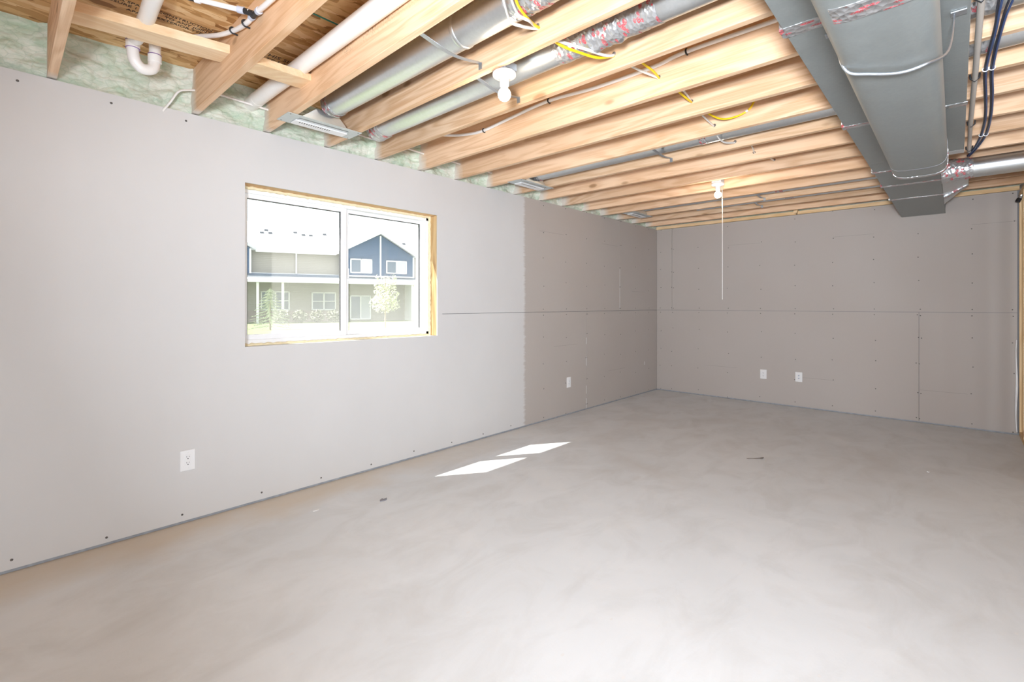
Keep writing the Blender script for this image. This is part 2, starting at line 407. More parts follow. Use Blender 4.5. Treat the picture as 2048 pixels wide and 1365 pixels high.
def empty(name, loc, label=None, cat=None, group=None, kind=None):
    o = bpy.data.objects.new(name, None); COL.objects.link(o); o.location = loc; o.empty_display_size = 0.1
    ORG[o.name] = Vector(loc); return tag(o, label, cat, group, kind)
def share(name, me, parent, loc, rot=None, scale=None):
    o = bpy.data.objects.new(name, me); COL.objects.link(o); loc = Vector(loc); ORG[o.name] = loc
    o.parent = parent; o.location = loc - ORG[parent.name]
    if rot: o.rotation_euler = rot
    if scale: o.scale = scale
    return o
def spline(pts, n=8):
    P = [Vector(p) for p in pts]; out = []
    for i in range(len(P) - 1):
        p0 = P[max(0, i - 1)]; p1 = P[i]; p2 = P[i + 1]; p3 = P[min(len(P) - 1, i + 2)]
        for k in range(n):
            t = k / n
            out.append(0.5 * ((2 * p1) + (p2 - p0) * t + (2 * p0 - 5 * p1 + 4 * p2 - p3) * t * t + (3 * p1 - p0 - 3 * p2 + p3) * t ** 3))
    out.append(P[-1]); return out
def text_part(name, body, loc, size, rot, mat, parent):
    cu = bpy.data.curves.new(name, 'FONT'); cu.body = body; cu.size = size; cu.extrude = 0.0004; cu.resolution_u = 2
    to = bpy.data.objects.new(name, cu); COL.objects.link(to)
    dg = bpy.context.evaluated_depsgraph_get(); me = bpy.data.meshes.new_from_object(to.evaluated_get(dg))
    bpy.data.objects.remove(to); me.materials.clear(); me.materials.append(M[mat])
    o = bpy.data.objects.new(name, me); COL.objects.link(o); o.parent = parent; o.location = Vector(loc) - ORG[parent.name]; o.rotation_euler = rot
    ORG[o.name] = Vector(loc); return o

# ------------------------------------------------------------------ the room
H, L, W = 2.478, 7.028, -3.875      # joist underside, far wall, stud wall
ZO = 2.735                          # underside of the subfloor
XB, YR = -2.7, -6.6                 # back and right ends of the basement (behind the camera)
WX0, WX1, WZ0, WZ1 = 1.148, 2.736, 1.038, 2.112    # window opening in the drywall

fl = MB().box((XB - .2, YR - .2, -0.15), (L + .2, 0.25, 0.0)).build('floor', 'concrete'); tag(fl, kind='structure')

screw_me = MB().lathe([(0.0, -0.0012), (0.0062, -0.0012), (0.0056, 0.0), (0.0, 0.0004)], (0, 0, 0), 8, 'y').mesh('screw', Vector()); screw_me.materials.append(M['screw_dark'])

# left wall: framing behind, drywall panels in front
wl = MB()
wl.box((XB, 0.014, 0), (WX0 - .03, 0.25, 2.47)); wl.box((WX1 + .03, 0.014, 0), (L + .2, 0.25, 2.47))
wl.box((WX0 - .03, 0.014, 0), (WX1 + .03, 0.25, WZ0 - .03)); wl.box((WX0 - .03, 0.014, WZ1 + .03), (WX1 + .03, 0.25, 2.47))
wl = wl.build('wall_left', 'plug_grey'); tag(wl, kind='structure')  # backing coloured dark to stand for cavity shade in the panel joints
G = 0.0020; ZS = 1.23; ZT = 2.470; ZB = 0.016
def lpanel(rects, mat='drywall_skim'):
    m = MB()
    for x0, x1, z0, z1 in rects: m.box((x0, 0.0, z0), (x1, 0.0125, z1))
    return m.build('drywall_panel', mat, wl)
XA = 2.79
pA = lpanel([(XB, WX0, ZB, ZT), (WX0, WX1, ZB, WZ0), (WX0, WX1, WZ1, ZT), (WX1, XA, ZB, ZT)])
pU1 = lpanel([(XA, 5.917 - G, ZS + G, ZT)]); pL1 = lpanel([(XA, 5.098 - G, ZB, ZS - G)])
pU2 = lpanel([(5.917 + G, L, ZS + G, ZT)]); pL2 = lpanel([(5.098 + G, L, ZB, ZS - G)])
rows = [2.44, 2.13, 1.83, 1.55, 1.262, 1.195, 0.93, 0.64, 0.36, 0.045]
rj = random.Random(3)
for xs in (4.241, 4.666, 5.098, 5.518, 5.925, 6.353, 6.76):
    for zr in rows:
        zz = zr + rj.uniform(-.03, .03) * (0 if zr in (1.262, 1.195) else 1); xx = xs + rj.uniform(-.008, .008)
        pan = (pU1 if xx < 5.917 else pU2) if zz > ZS else (pL1 if xx < 5.098 else pL2)
        for dx in ((-.012, .012) if abs(xs - 5.098) < .01 and zz < ZS or abs(xs - 5.925) < .01 and zz > ZS else (0,)):
            share('screw', screw_me, pan, (xx + dx, -0.0004, zz))
for xs in (0.09, 0.45, 0.80, 1.25, 1.66, 2.07, 2.48, 2.9, 3.3, 3.7):
    share('screw', screw_me, pA if xs < XA else pL1, (xs, -0.0004, 0.055 + rj.uniform(-.012, .012)))
    if xs < 1.2: share('screw', screw_me, pA, (xs + .02, -0.0004, 2.42))
def pencil_l(x0, x1, z, pan): MB().box((x0, -0.0004, z), (x1, 0.002, z + 0.0018)).build('pencil_mark', 'pencil', pan)
for a in ((4.17, 4.62, 2.135, pU1), (5.46, 5.85, 2.11, pU1), (6.25, 6.65, 1.50, pU2), (4.43, 4.9, 0.83, pL1), (5.6, 6.05, 0.43, pL2)): pencil_l(*a)
MB().box((5.908, -0.0008, ZS + .02), (5.914, 0.004, 1.80)).build('plaster_smear', 'plaster', pU1)
for z0, z1 in ((.02, .14), (.2, .3), (.55, .66), (.82, .9)): MB().box((5.090, -0.0008, z0), (5.098, 0.004, z1)).build('plaster_smear', 'plaster', pL1)
MB().box((6.62, -0.0008, .42), (6.635, 0.004, .47)).build('plaster_smear', 'plaster', pL2)
MB().box((XB, 0.004, 0.001), (L, 0.0145, 0.02)).build('sill_gasket', 'gasket', wl)

# far wall
wf = MB().box((L + .014, -3.90, 0), (L + .2, 0.2, 2.47)).box((L + .014, YR, 0), (L + .2, -3.98, 2.47)).build('wall_far', 'plug_grey'); tag(wf, kind='structure')  # dark backing colour stands in for shade behind the seams
def fpanel(y0, y1, z0, z1, mat='drywall_bare'): return MB().box((L, y0, z0), (L + .0125, y1, z1)).build('drywall_panel', mat, wf)
fU1 = fpanel(-0.0015, -0.244 + G, ZS + G, 2.462); fU2 = fpanel(-0.244 - G, W + .012, ZS + G, 2.462)
fL1 = fpanel(-0.0015, -3.105 + G, ZB, ZS - G); fL2 = fpanel(-3.105 - G, W + .012, ZB, ZS - G)
def fscrew(y, z):
    pan = (fU1 if y > -.244 else fU2) if z > ZS else (fL1 if y > -3.105 else fL2)
    share('screw', screw_me, pan, (L - 0.0004, y, z), (0, 0, math.pi / 2))
for ys in (-0.06, -0.25, -0.646, -1.059, -1.478, -1.885, -2.298, -2.707, -3.105, -3.532, -3.835):
    for zr in rows:
        if ys == -3.835 and zr in (1.83, 1.55, .36): continue
        zz = zr + rj.uniform(-.035, .035) * (0 if zr in (1.262, 1.195) else 1); yy = ys + rj.uniform(-.012, .012)
        dbl = (ys == -3.105 and zz < ZS) or (ys == -0.25 and zz > ZS)
        for d in ((-.012, .014) if dbl else (0,)): fscrew(yy + d, zz + (d * .3 if dbl else 0))
def pencil_f(y0, y1, z, pan): MB().box((L - .0004, y0, z), (L + .002, y1, z + .0018)).build('pencil_mark', 'pencil', pan)
for a in ((-1.06, -1.47, 2.14, fU2), (-2.30, -2.70, 2.14, fU2), (-3.53, -3.86, 2.155, fU2), (-0.75, -1.18, .44, fL1), (-1.97, -2.30, .385, fL1), (-3.11, -3.5, .365, fL2)): pencil_f(*a)
MB().box((L + .004, W, 0.001), (L + .0145, 0, 0.02)).build('sill_gasket', 'gasket', wf)
MB().box((L - .02, W - .02, 2.466), (L + .12, -1.92, 2.506)).build('top_plate', 'plate_wood', wf)
MB().box((L - .02, -1.90, 2.466), (L + .12, -0.0, 2.506)).build('top_plate', 'plate_wood', wf)
MB().box((L - .075, -1.925, 2.48), (L + .05, -1.885, 2.52)).build('plate_end', 'plate_wood', wf)

# right stud wall: only its far studs come into the frame
wr = empty('wall_right', (5.6, W - .05, 0), kind='structure')
for xs in (L - .04, L - .42, L - .83, L - 1.24, L - 1.65, L - 2.06): MB().box((xs, W - .09, .04), (xs + .038, W, 2.40)).build('stud', 'stud_wood', wr)
MB().box((L - 2.06, W - .09, 0.001), (L, W, .039)).build('bottom_plate', 'plate_wood', wr)
MB().box((L - 2.06, W - .09, 2.401), (L, W, 2.439)).build('top_plate', 'plate_wood', wr)
vb = MB(); pth = [(L - .004 - .010 * abs(math.sin(z * 5)), W + .012 + .008 * math.sin(z * 9) + .012 * math.exp(-((z - .5) / .25) ** 2), z) for z in [i * .03 for i in range(1, 33)]]
vb.tube(pth, [.004 + .006 * math.exp(-((p[2] - .45) / .25) ** 2) for p in pth], 6)
tag(vb.build('vapour_barrier_strip', 'plastic_white'), 'crumpled white plastic sheet edge in the corner by the wooden studs', 'plastic sheet')

# walls behind the camera
tag(MB().box((XB - .2, YR, 0), (XB, 0.25, ZO)).build('wall_back', 'drywall_bare'), kind='structure')
tag(MB().box((XB - .2, YR - .2, 0), (L + .2, YR, ZO)).build('wall_side', 'drywall_bare'), kind='structure')

# ceiling: strand board subfloor, joists as its pieces
ce = MB().box((XB - .2, YR - .2, ZO), (L + .2, 0.25, ZO + .02)).build('ceiling', 'osb'); tag(ce, kind='structure')
MB().box((L + .04, YR, 2.508), (L + .2, 0.25, ZO)).build('rim_board', 'plate_wood', ce)
JX = [-2.3, -1.89, -1.48, -1.07, -.66, -.22, 0.215, 0.850, 1.268, 1.690, 2.107, 2.535, 2.947, 3.358, 3.768, 4.190, 4.600, 5.025, 5.450, 5.868, 6.285, 6.700]
BOW = {1.268: -.04, 1.690: -.012, 0.215: -.03}     # drift along the first two metres
for x in JX:
    d = BOW.get(x, 0) / 2.0
    y0, y1 = 0.16, -4.4
    xa, xb = x + d * -0.16, x + d * 4.4
    t = .038
    MB().hexa([(xb, y1, H), (xb + t, y1, H), (xa + t, y0, H), (xa, y0, H), (xb, y1, ZO), (xb + t, y1, ZO), (xa + t, y0, ZO), (xa, y0, ZO)]).build('joist', 'joist_wood_stained' if x == 1.268 else 'joist_wood', ce, bevel=.002)
# blocking between the first joists
MB().hexa([(0.253, -.572, 2.60), (0.850, -.675, 2.60), (0.850, -.537, 2.60), (0.253, -.434, 2.60), (0.253, -.572, 2.645), (0.850, -.675, 2.645), (0.850, -.537, 2.645), (0.253, -.434, 2.645)]).build('blocking', 'block_wood', ce, bevel=.002)
MB().hexa([(0.888, -.930, H + .001), (1.258, -.712, 2.588), (1.262, -.565, 2.588), (0.888, -.800, H + .001), (0.888, -.930, H + .040), (1.258, -.712, 2.626), (1.262, -.565, 2.626), (0.888, -.800, H + .040)]).build('blocking', 'block_wood', ce, bevel=.002)
# printed lettering and a green sheet joint on the strand board
for body, x, y, size in (('// THIS SIDE DOWN', 1.02, -.520, .048), ('// ESTE LADO ABAJO', 1.005, -.468, .048), ('CONSTRUCTION ADHESIVE', .565, -.560, .030), ('TO ANY JOINT', .60, -.527, .030),
                         ('EXTERIOR TYPE', .575, -.494, .030), ('EXPOSURE 1', .33, -.51, .030), ('SIZED FOR SPACING', .30, -.545, .030), ('APA', .46, -.47, .03)):
    text_part('stamp', body, (x, y, ZO - .0012), size, (math.pi, 0, 0), 'ink', ce)
MB().box((0.89, -1.108, ZO - .003), (1.268, -1.100, ZO + .002)).build('sheet_joint', 'seam_green', ce)

# spray foam over the wall top in each joist bay
def foam_bay(x0, x1, seed):
    nx, nz = max(6, int((x1 - x0) / .008)), 34
    vs, fs = [], []
    for j in range(nz + 1):
        v = j / nz; z = 2.468 + v * (ZO - 2.468)
        for i in range(nx + 1):
            u = i / nx; x = x0 + u * (x1 - x0)
            e = min(u, 1 - u) * (x1 - x0)
            y = .035 - .02 * v + .030 * (1 - min(1, e / .05)) * -1.2 * (0.4 + v)
            q = Vector((x * 9 + seed, z * 16, seed))
            y -= .026 * noise.noise(q) + .016 * abs(noise.noise(q * 2.3)) + .012 * abs(noise.noise(q * 5.0)) - .01
            if j == nz: y = min(y, -.01 + .02 * noise.noise(q))
            vs.append((x, y, z))
    for j in range(nz):
        for i in range(nx): a = j * (nx + 1) + i; fs.append((a, a + 1, a + nx + 2, a + nx + 1))
    m = MB(); m.add(vs, fs, True); m.box((x0, .075, 2.468), (x1, .2, ZO))
    return m.build('foam_infill', 'foam', ce)
for i in range(5, len(JX)):
    x0 = JX[i] + .038; x1 = JX[i + 1] if i + 1 < len(JX) else L + .03
    foam_bay(x0, x1, i * 3.3)
# foam above the far wall
m = MB(); vs, fs = [], []
for i in range(120):
    y = 0.02 - i * .034
    for j in range(5):
        z = 2.506 + j * .057; vs.append((L + .03 - .02 * noise.noise(Vector((y * 8, z * 14, 5))), y, z))
for i in range(119):
    for j in range(4): a = i * 5 + j; fs.append((a, a + 5, a + 6, a + 1))
m.add(vs, fs, True); m.build('foam_infill', 'foam', ce)

# ------------------------------------------------------------------ window
wn = empty('window_1', (1.94, 0.12, WZ0), kind='structure')
MB().box((WX0 - .02, .0135, WZ1 + .003), (WX1 + .02, .20, WZ1 + .028)).build('header_board', 'header_wood', wn)
MB().box((WX0 - .02, .0135, WZ0 - .028), (WX1 + .02, .20, WZ0 - .003)).build('sill_board', 'plaster', wn)
MB().box((WX1 + .004, .0135, WZ0), (WX1 + .029, .20, WZ1)).build('jamb_board', 'jamb_wood', wn)
MB().box((WX0 - .029, .0135, WZ0), (WX0 - .004, .20, WZ1)).build('jamb_board', 'jamb_wood', wn)
# foam bead around the frame
def bead(a, b, r=.011):
    a, b = Vector(a), Vector(b); n = int((b - a).length / .02)
    pts = [a.lerp(b, i / n) + Vector((noise.noise(Vector((i * .9, 1, r))), noise.noise(Vector((i * .8, 4, r))), noise.noise(Vector((i * .85, 8, r))))) * .006 for i in range(n + 1)]
    MB().tube(pts, [r * (1 + .5 * noise.noise(Vector((i * .7, 3, 2)))) for i in range(n + 1)], 6).build('foam_bead', 'window_foam', wn)
bead((WX0 - .02, .112, WZ1 - .006), (WX1 + .02, .112, WZ1 - .006), .012); bead((WX1 - .004, .110, WZ0 - .03), (WX1 - .004, .110, WZ1 + .03), .013)
bead((WX0 - .02, .112, WZ0 + .003), (WX1 + .02, .112, WZ0 + .003), .010)
# metal corner bead flecks / raw drywall edge on the left
FX0, FX1, FZ0, FZ1 = WX0 + .006, WX1 - .004, WZ0 + .006, WZ1 - .010
fw = .042
fr = MB()
for a, b in (((FX0, .118, FZ0), (FX0 + fw * .8, .215, FZ1)), ((FX1 - fw * .8, .118, FZ0), (FX1, .215, FZ1)), ((FX0, .118, FZ0), (FX1, .215, FZ0 + fw * .75)), ((FX0, .118, FZ1 - fw * .75), (FX1, .215, FZ1))): fr.box(a, b)
fr.build('window_frame', 'vinyl_white', wn, bevel=.003)
def sash(x0, x1, y0, y1, z0, z1, wl_, wr_, wb, wt):
    s = MB()
    s.box((x0, y0, z0), (x0 + wl_, y1, z1)); s.box((x1 - wr_, y0, z0), (x1, y1, z1)); s.box((x0 + wl_, y0, z0), (x1 - wr_, y1, z0 + wb)); s.box((x0 + wl_, y0, z1 - wt), (x1 - wr_, y1, z1))
    so = s.build('sash', 'vinyl_white', wn, bevel=.002)
    gx0, gx1, gz0, gz1 = x0 + wl_, x1 - wr_, z0 + wb, z1 - wt; ym = (y0 + y1) / 2
    g = MB()
    for a, b in (((gx0, ym - .008, gz0), (gx0 + .004, ym + .008, gz1)), ((gx1 - .004, ym - .008, gz0), (gx1, ym + .008, gz1)), ((gx0, ym - .008, gz1 - .004), (gx1, ym + .008, gz1))): g.box(a, b)
    g.build('glazing_gasket', 'gasket_rubber', so)
    MB().box((gx0, ym - .002, gz0), (gx1, ym + .002, gz1)).build('pane', 'glass', so)
    return so
IZ0, IZ1 = FZ0 + fw * .75, FZ1 - fw * .75
sash(FX0 + .030, 1.935, .135, .165, IZ0 - .004, IZ1 + .004, .022, .048, .038, .034)
sash(1.925, FX1 - .030, .170, .200, IZ0 - .004, IZ1 + .004, .045, .030, .034, .030)
MB().box((1.94, .128, 1.52), (1.952, .136, 1.60)).build('sash_lock', 'vinyl_white', wn)
# exterior casing that deepens the opening outside
ex = MB()
for a, b in (((WX0 - .1, .205, WZ0 - .1), (1.205, .262, WZ1 + .1)), ((2.69, .205, WZ0 - .1), (WX1 + .1, .262, WZ1 + .1)), ((1.205, .205, WZ0 - .1), (2.69, .262, FZ0 + .02)), ((1.205, .205, FZ1 - .005), (2.69, .262, WZ1 + .1))): ex.box(a, b)
ex.build('outer_casing', 'ext_white', wn)

# ------------------------------------------------------------------ outlets
def outlet(o, nrm, label, kind):
    # o = centre on wall; nrm: 'y' for left wall (faces -y) or 'x' for far wall (faces -x)
    e = empty('wall_outlet', o, label, 'outlet', 'wall plates in the drywall')
    def P(u, d, z): return (o[0] + u, o[1] - d, o[2] + z) if nrm == 'y' else (o[0] - d, o[1] - u, o[2] + z)
    def bx(u0, u1, d0, d1, z0, z1, nm, mt, par, bv=0): return MB().box(P(u0, d0, z0), P(u1, d1, z1)).build(nm, mt, par, bevel=bv)
    bx(-.039, .039, 0.0002, .006, -.061, .061, 'cover_plate', 'plastic_white', e, .0025)
    if kind == 'duplex':
        r = bx(-.0165, .0165, .006, .0085, -.034, .034, 'receptacle', 'plastic_white', e, .001)
        for s in (.0175, -.0175):
            bx(-.0075, -.0055, .0085, .0089, s, s + .009, 'slot', 'slot_dark', r); bx(.0055, .0075, .0085, .0089, s + .001, s + .008, 'slot', 'slot_dark', r)
            MB().lathe([(0, 0), (.003, 0), (.003, .0004), (0, .0004)], P(0, .0089, s - .007), 8, nrm).build('ground_hole', 'slot_dark', r)
    else:
        for s in (.018, -.018): MB().lathe([(0, 0), (.009, 0), (.009, .004), (.004, .004), (.004, .001), (0, .001)], P(0, .010, s), 12, nrm).build('jack', 'fitting_grey', e)
    for s in (.046, -.046): MB().lathe([(0, 0), (.0028, 0), (.0028, .0006), (0, .0006)], P(0, .0066, s), 8, nrm).build('plate_screw', 'plastic_white', e)
outlet((0.828, 0, .377), 'y', 'white duplex outlet low on the left wall below the window', 'duplex')
outlet((4.717, 0, .386), 'y', 'small white outlet on bare drywall at the far end of the window wall', 'duplex')
outlet((L, -1.515, .385), 'x', 'left white outlet of the two on the far wall', 'duplex')
outlet((L, -1.93, .39), 'x', 'right wall plate of the two on the far wall, with two grey jacks', 'jack')

# ------------------------------------------------------------------ ducts in the joist bays
def arc_tube(cx, cz, y0, y1, r, seg=28, step=None):
    return [(cx, y0, cz), (cx, y1, cz)]
def round_duct(name, label, cx, cz, r, y0, y1, ribs=(), tapes=(), crumple=None, cat='duct', x_off=None):
    e = empty(name, (cx, (y0 + y1) / 2, cz - r), label, cat, 'round galvanised ducts between the joists')
    MB().tube([(cx, y0, cz), (cx, y1, cz)], r, 32).build('pipe', 'galvanised', e)
    for y in ribs:
        MB().tube([(cx, y + .012, cz), (cx, y + .006, cz), (cx, y - .006, cz), (cx, y - .012, cz)], [r + .0005, r + .004, r + .004, r + .0005], 32).build('pipe_joint', 'galvanised', e)
    for ya, yb, rough in tapes:
        n = 14; pts = [(cx, ya + (yb - ya) * i / n, cz) for i in range(n + 1)]
        m = MB(); m.tube(pts, [r + .002 + (rough * (0.5 + 0.8 * noise.noise(Vector((i * 1.9, cx, 7)))) if 0 < i < n else 0) for i in range(n + 1)], 32)
        for v in m.v:
            d = noise.noise(v * 22) * rough * .8; w = Vector((v.x - cx, 0, v.z - cz)).normalized(); v += w * d
        m.build('foil_tape', 'foil_tape', e)
    return e
D1 = round_duct('round_duct', 'shiny round duct feeding the nearest ceiling register', 1.505, 2.592, .078, -.50, -3.2, ribs=(-1.72,), tapes=((-2.04, -2.22, .003), (-.47, -.54, .006)))
D2 = round_duct('round_duct', 'round duct with crumpled foil taped joint beside the nearest bulb', 1.920, 2.585, .078, -.33, -2.9, tapes=((-1.97, -2.13, .003), (-2.13, -2.32, .012), (-2.32, -2.50, .003), (-.30, -.44, .010)))
# closing elbow of that duct near the wall
D3 = round_duct('round_duct', 'round duct feeding the middle register over the window wall', 3.585, 2.575, .075, -.45, -2.98, tapes=((-2.02, -2.07, .002), (-.45, -.50, .004)))
D4 = round_duct('round_duct', 'far round duct just beyond the second bulb', 5.665, 2.575, .075, -.50, -2.98, tapes=((-2.0, -2.08, .002),))
D5 = round_duct('round_duct', 'farthest round duct next to the end wall joists', 6.085, 2.575, .075, -1.0, -2.98, tapes=((-2.0, -2.08, .002),))
D6 = round_duct('round_duct', 'round duct right of the trunk, nearest of the two by the cables', 2.75, 2.575, .075, -3.44, -6.2, tapes=((-3.44, -3.55, .003),))
D7 = round_duct('round_duct', 'round duct right of the trunk, farther of the two by the cables', 3.17, 2.575, .075, -3.44, -6.2, tapes=((-3.44, -3.52, .003),))

def boot(cx, x0, x1, y0, y1, label):
    z = H - .006
    e = empty('ceiling_register', (cx, (y0 + y1) / 2, z), label, 'register', 'register boots along the window wall')
    # flange frame with an opening
    ym0, ym1 = y0 + .038, y1 - .030; xm0, xm1 = x0 + .085, x1 - .075
    f = MB()
    for a, b in (((x0, y0, z), (x1, ym0, z + .003)), ((x0, ym1, z), (x1, y1, z + .003)), ((x0, ym0, z), (xm0, ym1, z + .003)), ((xm1, ym0, z), (x1, ym1, z + .003))): f.box(a, b)
    f.build('flange', 'flange_metal', e)
    for sx in (x0 + .02, x1 - .02):
        for sy in (y0 + .015, y1 - .015): MB().lathe([(0, -.0015), (.004, -.0015), (.004, 0), (0, 0)], (sx, sy, z), 8).build('flange_screw', 'screw_dark', e)
    # boot body: tapering box up to a collar on the duct
    b = MB()
    zt = H + .075
    lo = [(xm0, ym0, z + .003), (xm1, ym0, z + .003), (xm1, ym1, z + .003), (xm0, ym1, z + .003)]
    hi = [(cx - .07, ym0 - .015, zt), (cx + .07, ym0 - .015, zt), (cx + .07, ym1, zt), (cx - .07, ym1, zt)]
    b.add(lo + hi, [(4, 5, 6, 7), (0, 1, 5, 4), (1, 2, 6, 5), (2, 3, 7, 6), (3, 0, 4, 7)])
    b.build('boot_body', 'galvanised', e)
    # white damper insert hanging in the throat
    MB().box((xm0 - .01, ym0 + .030, z - .010), (xm1 + .005, ym1 + .004, z - .001)).build('damper_box', 'plastic_white', e, bevel=.002)
    d = MB()
    MB().box((xm0, ym0 + .004, z - .004), (xm1, ym0 + .026, z + .002)).build('throat', 'galvanised', e)
    for k in range(14):
        xx = xm0 + .02 + k * (xm1 - xm0 - .12) / 14
        MB().box((xx, ym0 + .040, z - .0108), (xx + .005, ym0 + .058, z - .0098)).build('louvre', 'slot_dark', e)
boot(1.49, 1.235, 1.725, -.455, -.285, 'nearest ceiling register boot with white louvred damper')
boot(3.59, 3.345, 3.835, -.460, -.280, 'middle ceiling register boot between the joists past the window')
boot(5.70, 5.470, 5.960, -.465, -.290, 'farthest ceiling register boot near the room corner')

def strap(x0, y0, x1, y1, z0, z1, label):
    e = MB(); dz = .0015
    pts = spline([(x0, y0, z0), ((x0 + x1) / 2, (y0 + y1) / 2, min(z0, z1) - .004), (x1 - .004, y1, z1)], 6)
    for a, b in zip(pts[:-1], pts[1:]):
        e.hexa([(a.x, a.y - .011, a.z - dz), (b.x, b.y - .011, b.z - dz), (b.x, b.y + .011, b.z - dz), (a.x, a.y + .011, a.z - dz),
                (a.x, a.y - .011, a.z + dz), (b.x, b.y - .011, b.z + dz), (b.x, b.y + .011, b.z + dz), (a.x, a.y + .011, a.z + dz)])
    e.box((x1 - .005, y1 - .011, z1 - .03), (x1 - .001, y1 + .011, z1 + .002))
    tag(e.build('duct_hanger_strap', 'strap_metal'), label, 'strap', 'metal straps under the round ducts')
strap(1.270, -1.715, 1.680, -1.66, 2.482, 2.522, 'galvanised hanger strap under the nearest round duct')
strap(1.715, -1.60, 2.106, -1.535, 2.480, 2.520, 'galvanised hanger strap behind the nearest bulb')
strap(3.40, -1.735, 3.768, -1.71, 2.480, 2.50, 'galvanised hanger strap under the middle round duct')
strap(5.50, -1.86, 5.868, -1.84, 2.480, 2.50, 'small hanger strap beyond the second bulb')
strap(5.91, -1.72, 6.285, -1.70, 2.480, 2.50, 'small hanger strap nearest the end wall')

# ------------------------------------------------------------------ main trunk ducts
tr = empty('trunk_duct', (3.0, -3.2, 2.30), 'wide flat grey sheet metal trunk duct under the joists', 'duct')
ZD = 2.30; YA, YBW, YBN = -2.955, -3.45, -3.325
MB().box((XB + .1, YA, ZD), (4.20, YBW, H - .003)).build('wide_section', 'trunk_metal', tr, bevel=.003)
MB().box((4.20, YA, ZD), (L - .012, YBN, H - .003)).build('narrow_section', 'trunk_metal', tr, bevel=.003)
poly = [(4.20, H - .003), (4.20, ZD)] + [(4.20 + .38 * math.sin(a), ZD + .17 * (1 - math.cos(a))) for a in [i * math.pi / 2 / 10 for i in range(1, 11)]]
MB().prism(poly, YBN, YBW, 'xz').build('curved_end', 'galvanised', tr)
# folded drive cleats / taped cross seams on the flat bottom
def seam(x, ya, yb, w=.045, z=ZD, mat='foil_tape_cross'):
    MB().box((x - w / 2, ya + .006, z - .0022), (x + w / 2, yb - .004, z + .001)).build('foil_tape', mat, tr)
seam(1.965, YA, -3.16, .075); seam(1.90, -3.36, YBW, .06); seam(3.245, YA, -3.45, .05); seam(4.51, YA, YBN, .04); seam(5.10, YA, YBN, .05); seam(5.79, YA, YBN, .04); seam(.7, YA, YBW, .06)
for x in (1.965, 3.245, 4.51, 5.10, 5.79): MB().box((x - .03, YA - .001, ZD - .003), (x + .03, YA + .012, ZD + .03)).build('foil_tape', 'foil_tape', tr)
# tapered takeoff on the right at the far end
MB().hexa([(5.35, YBN, 2.335), (5.55, -3.49, 2.40), (6.05, -3.49, 2.40), (6.40, YBN, 2.305), (5.35, YBN, 2.47), (5.55, -3.49, 2.47), (6.05, -3.49, 2.47), (6.40, YBN, 2.47)]).build('takeoff', 'galvanised', tr)
MB().hexa([(5.98, YBN - .002, 2.30), (5.98, -3.492, 2.394), (6.06, -3.495, 2.396), (6.12, YBN - .002, 2.303), (5.98, YBN - .002, 2.33), (5.98, -3.492, 2.47), (6.06, -3.495, 2.47), (6.12, YBN - .002, 2.33)]).build('foil_tape', 'foil_tape', tr)

# rounded duct slung under the trunk
sl = empty('slung_duct', (1.6, -3.25, 2.09), 'rounded grey duct slung beneath the flat trunk with taped end', 'duct')
def rrect(a, w=.130, h=.098, n=4.0):
    c, s_ = math.cos(a), math.sin(a); r = (abs(c / h) ** n + abs(s_ / w) ** n) ** (-1 / n); return r * c, r * s_
MB().tube([(XB + .1, -3.255, 2.198), (3.90, -3.245, 2.198)], 1.0, 48, prof=rrect).build('duct_body', 'trunk_metal', sl)
MB().tube([(3.655, -3.246, 2.198), (3.668, -3.246, 2.198)], 1.012, 48, prof=rrect).build('crimp_ring', 'plug_grey', sl)
MB().tube([(3.86, -3.245, 2.198), (3.905, -3.245, 2.198)], 1.02, 48, prof=rrect).build('foil_tape', 'foil_tape_cross', sl)
MB().tube([(1.53, -3.254, 2.198), (1.62, -3.254, 2.198)], 1.016, 48, prof=rrect).build('foil_tape', 'foil_tape_cross', sl)
# perforated strap looped under it
hp = spline([(2.07, -3.125, 2.302), (1.98, -3.115, 2.20), (1.97, -3.14, 2.105), (2.0, -3.20, 2.086), (2.05, -3.28, 2.083), (2.06, -3.345, 2.095), (2.14, -3.395, 2.15), (2.22, -3.41, 2.297)], 6)
hs_ = MB().tube(hp, .0055, 6, prof=lambda a: (.14 * math.cos(a), math.sin(a)), up=(0, 0, 1)).build('perforated_strap', 'strap_metal')
tag(hs_, 'thin perforated hanger strap looped under the slung duct', 'strap')
MB().box((2.07, -3.15, 2.295), (2.10, -3.06, 2.2985)).build('strap_end', 'strap_metal', hs_)
MB().box((2.20, -3.44, 2.295), (2.235, -3.40, 2.2985)).build('strap_end', 'strap_metal', hs_)

br = empty('branch_duct', (5.1, -3.9, 2.287), 'round branch duct leaving the trunk to the right, taped collar', 'duct')
MB().tube([(5.1, YBN, 2.36), (5.1, -6.3, 2.36)], .074, 32).build('pipe', 'galvanised', br)
m = MB(); n = 10
m.tube([(5.1, YBN - .002 - i * .018, 2.36) for i in range(n + 1)], [.090 - .012 * i / n for i in range(n + 1)], 32)
for v in m.v: v += Vector((v.x - 5.1, 0, v.z - 2.36)).normalized() * noise.noise(v * 25) * .006
m.build('foil_tape', 'foil_tape', br)

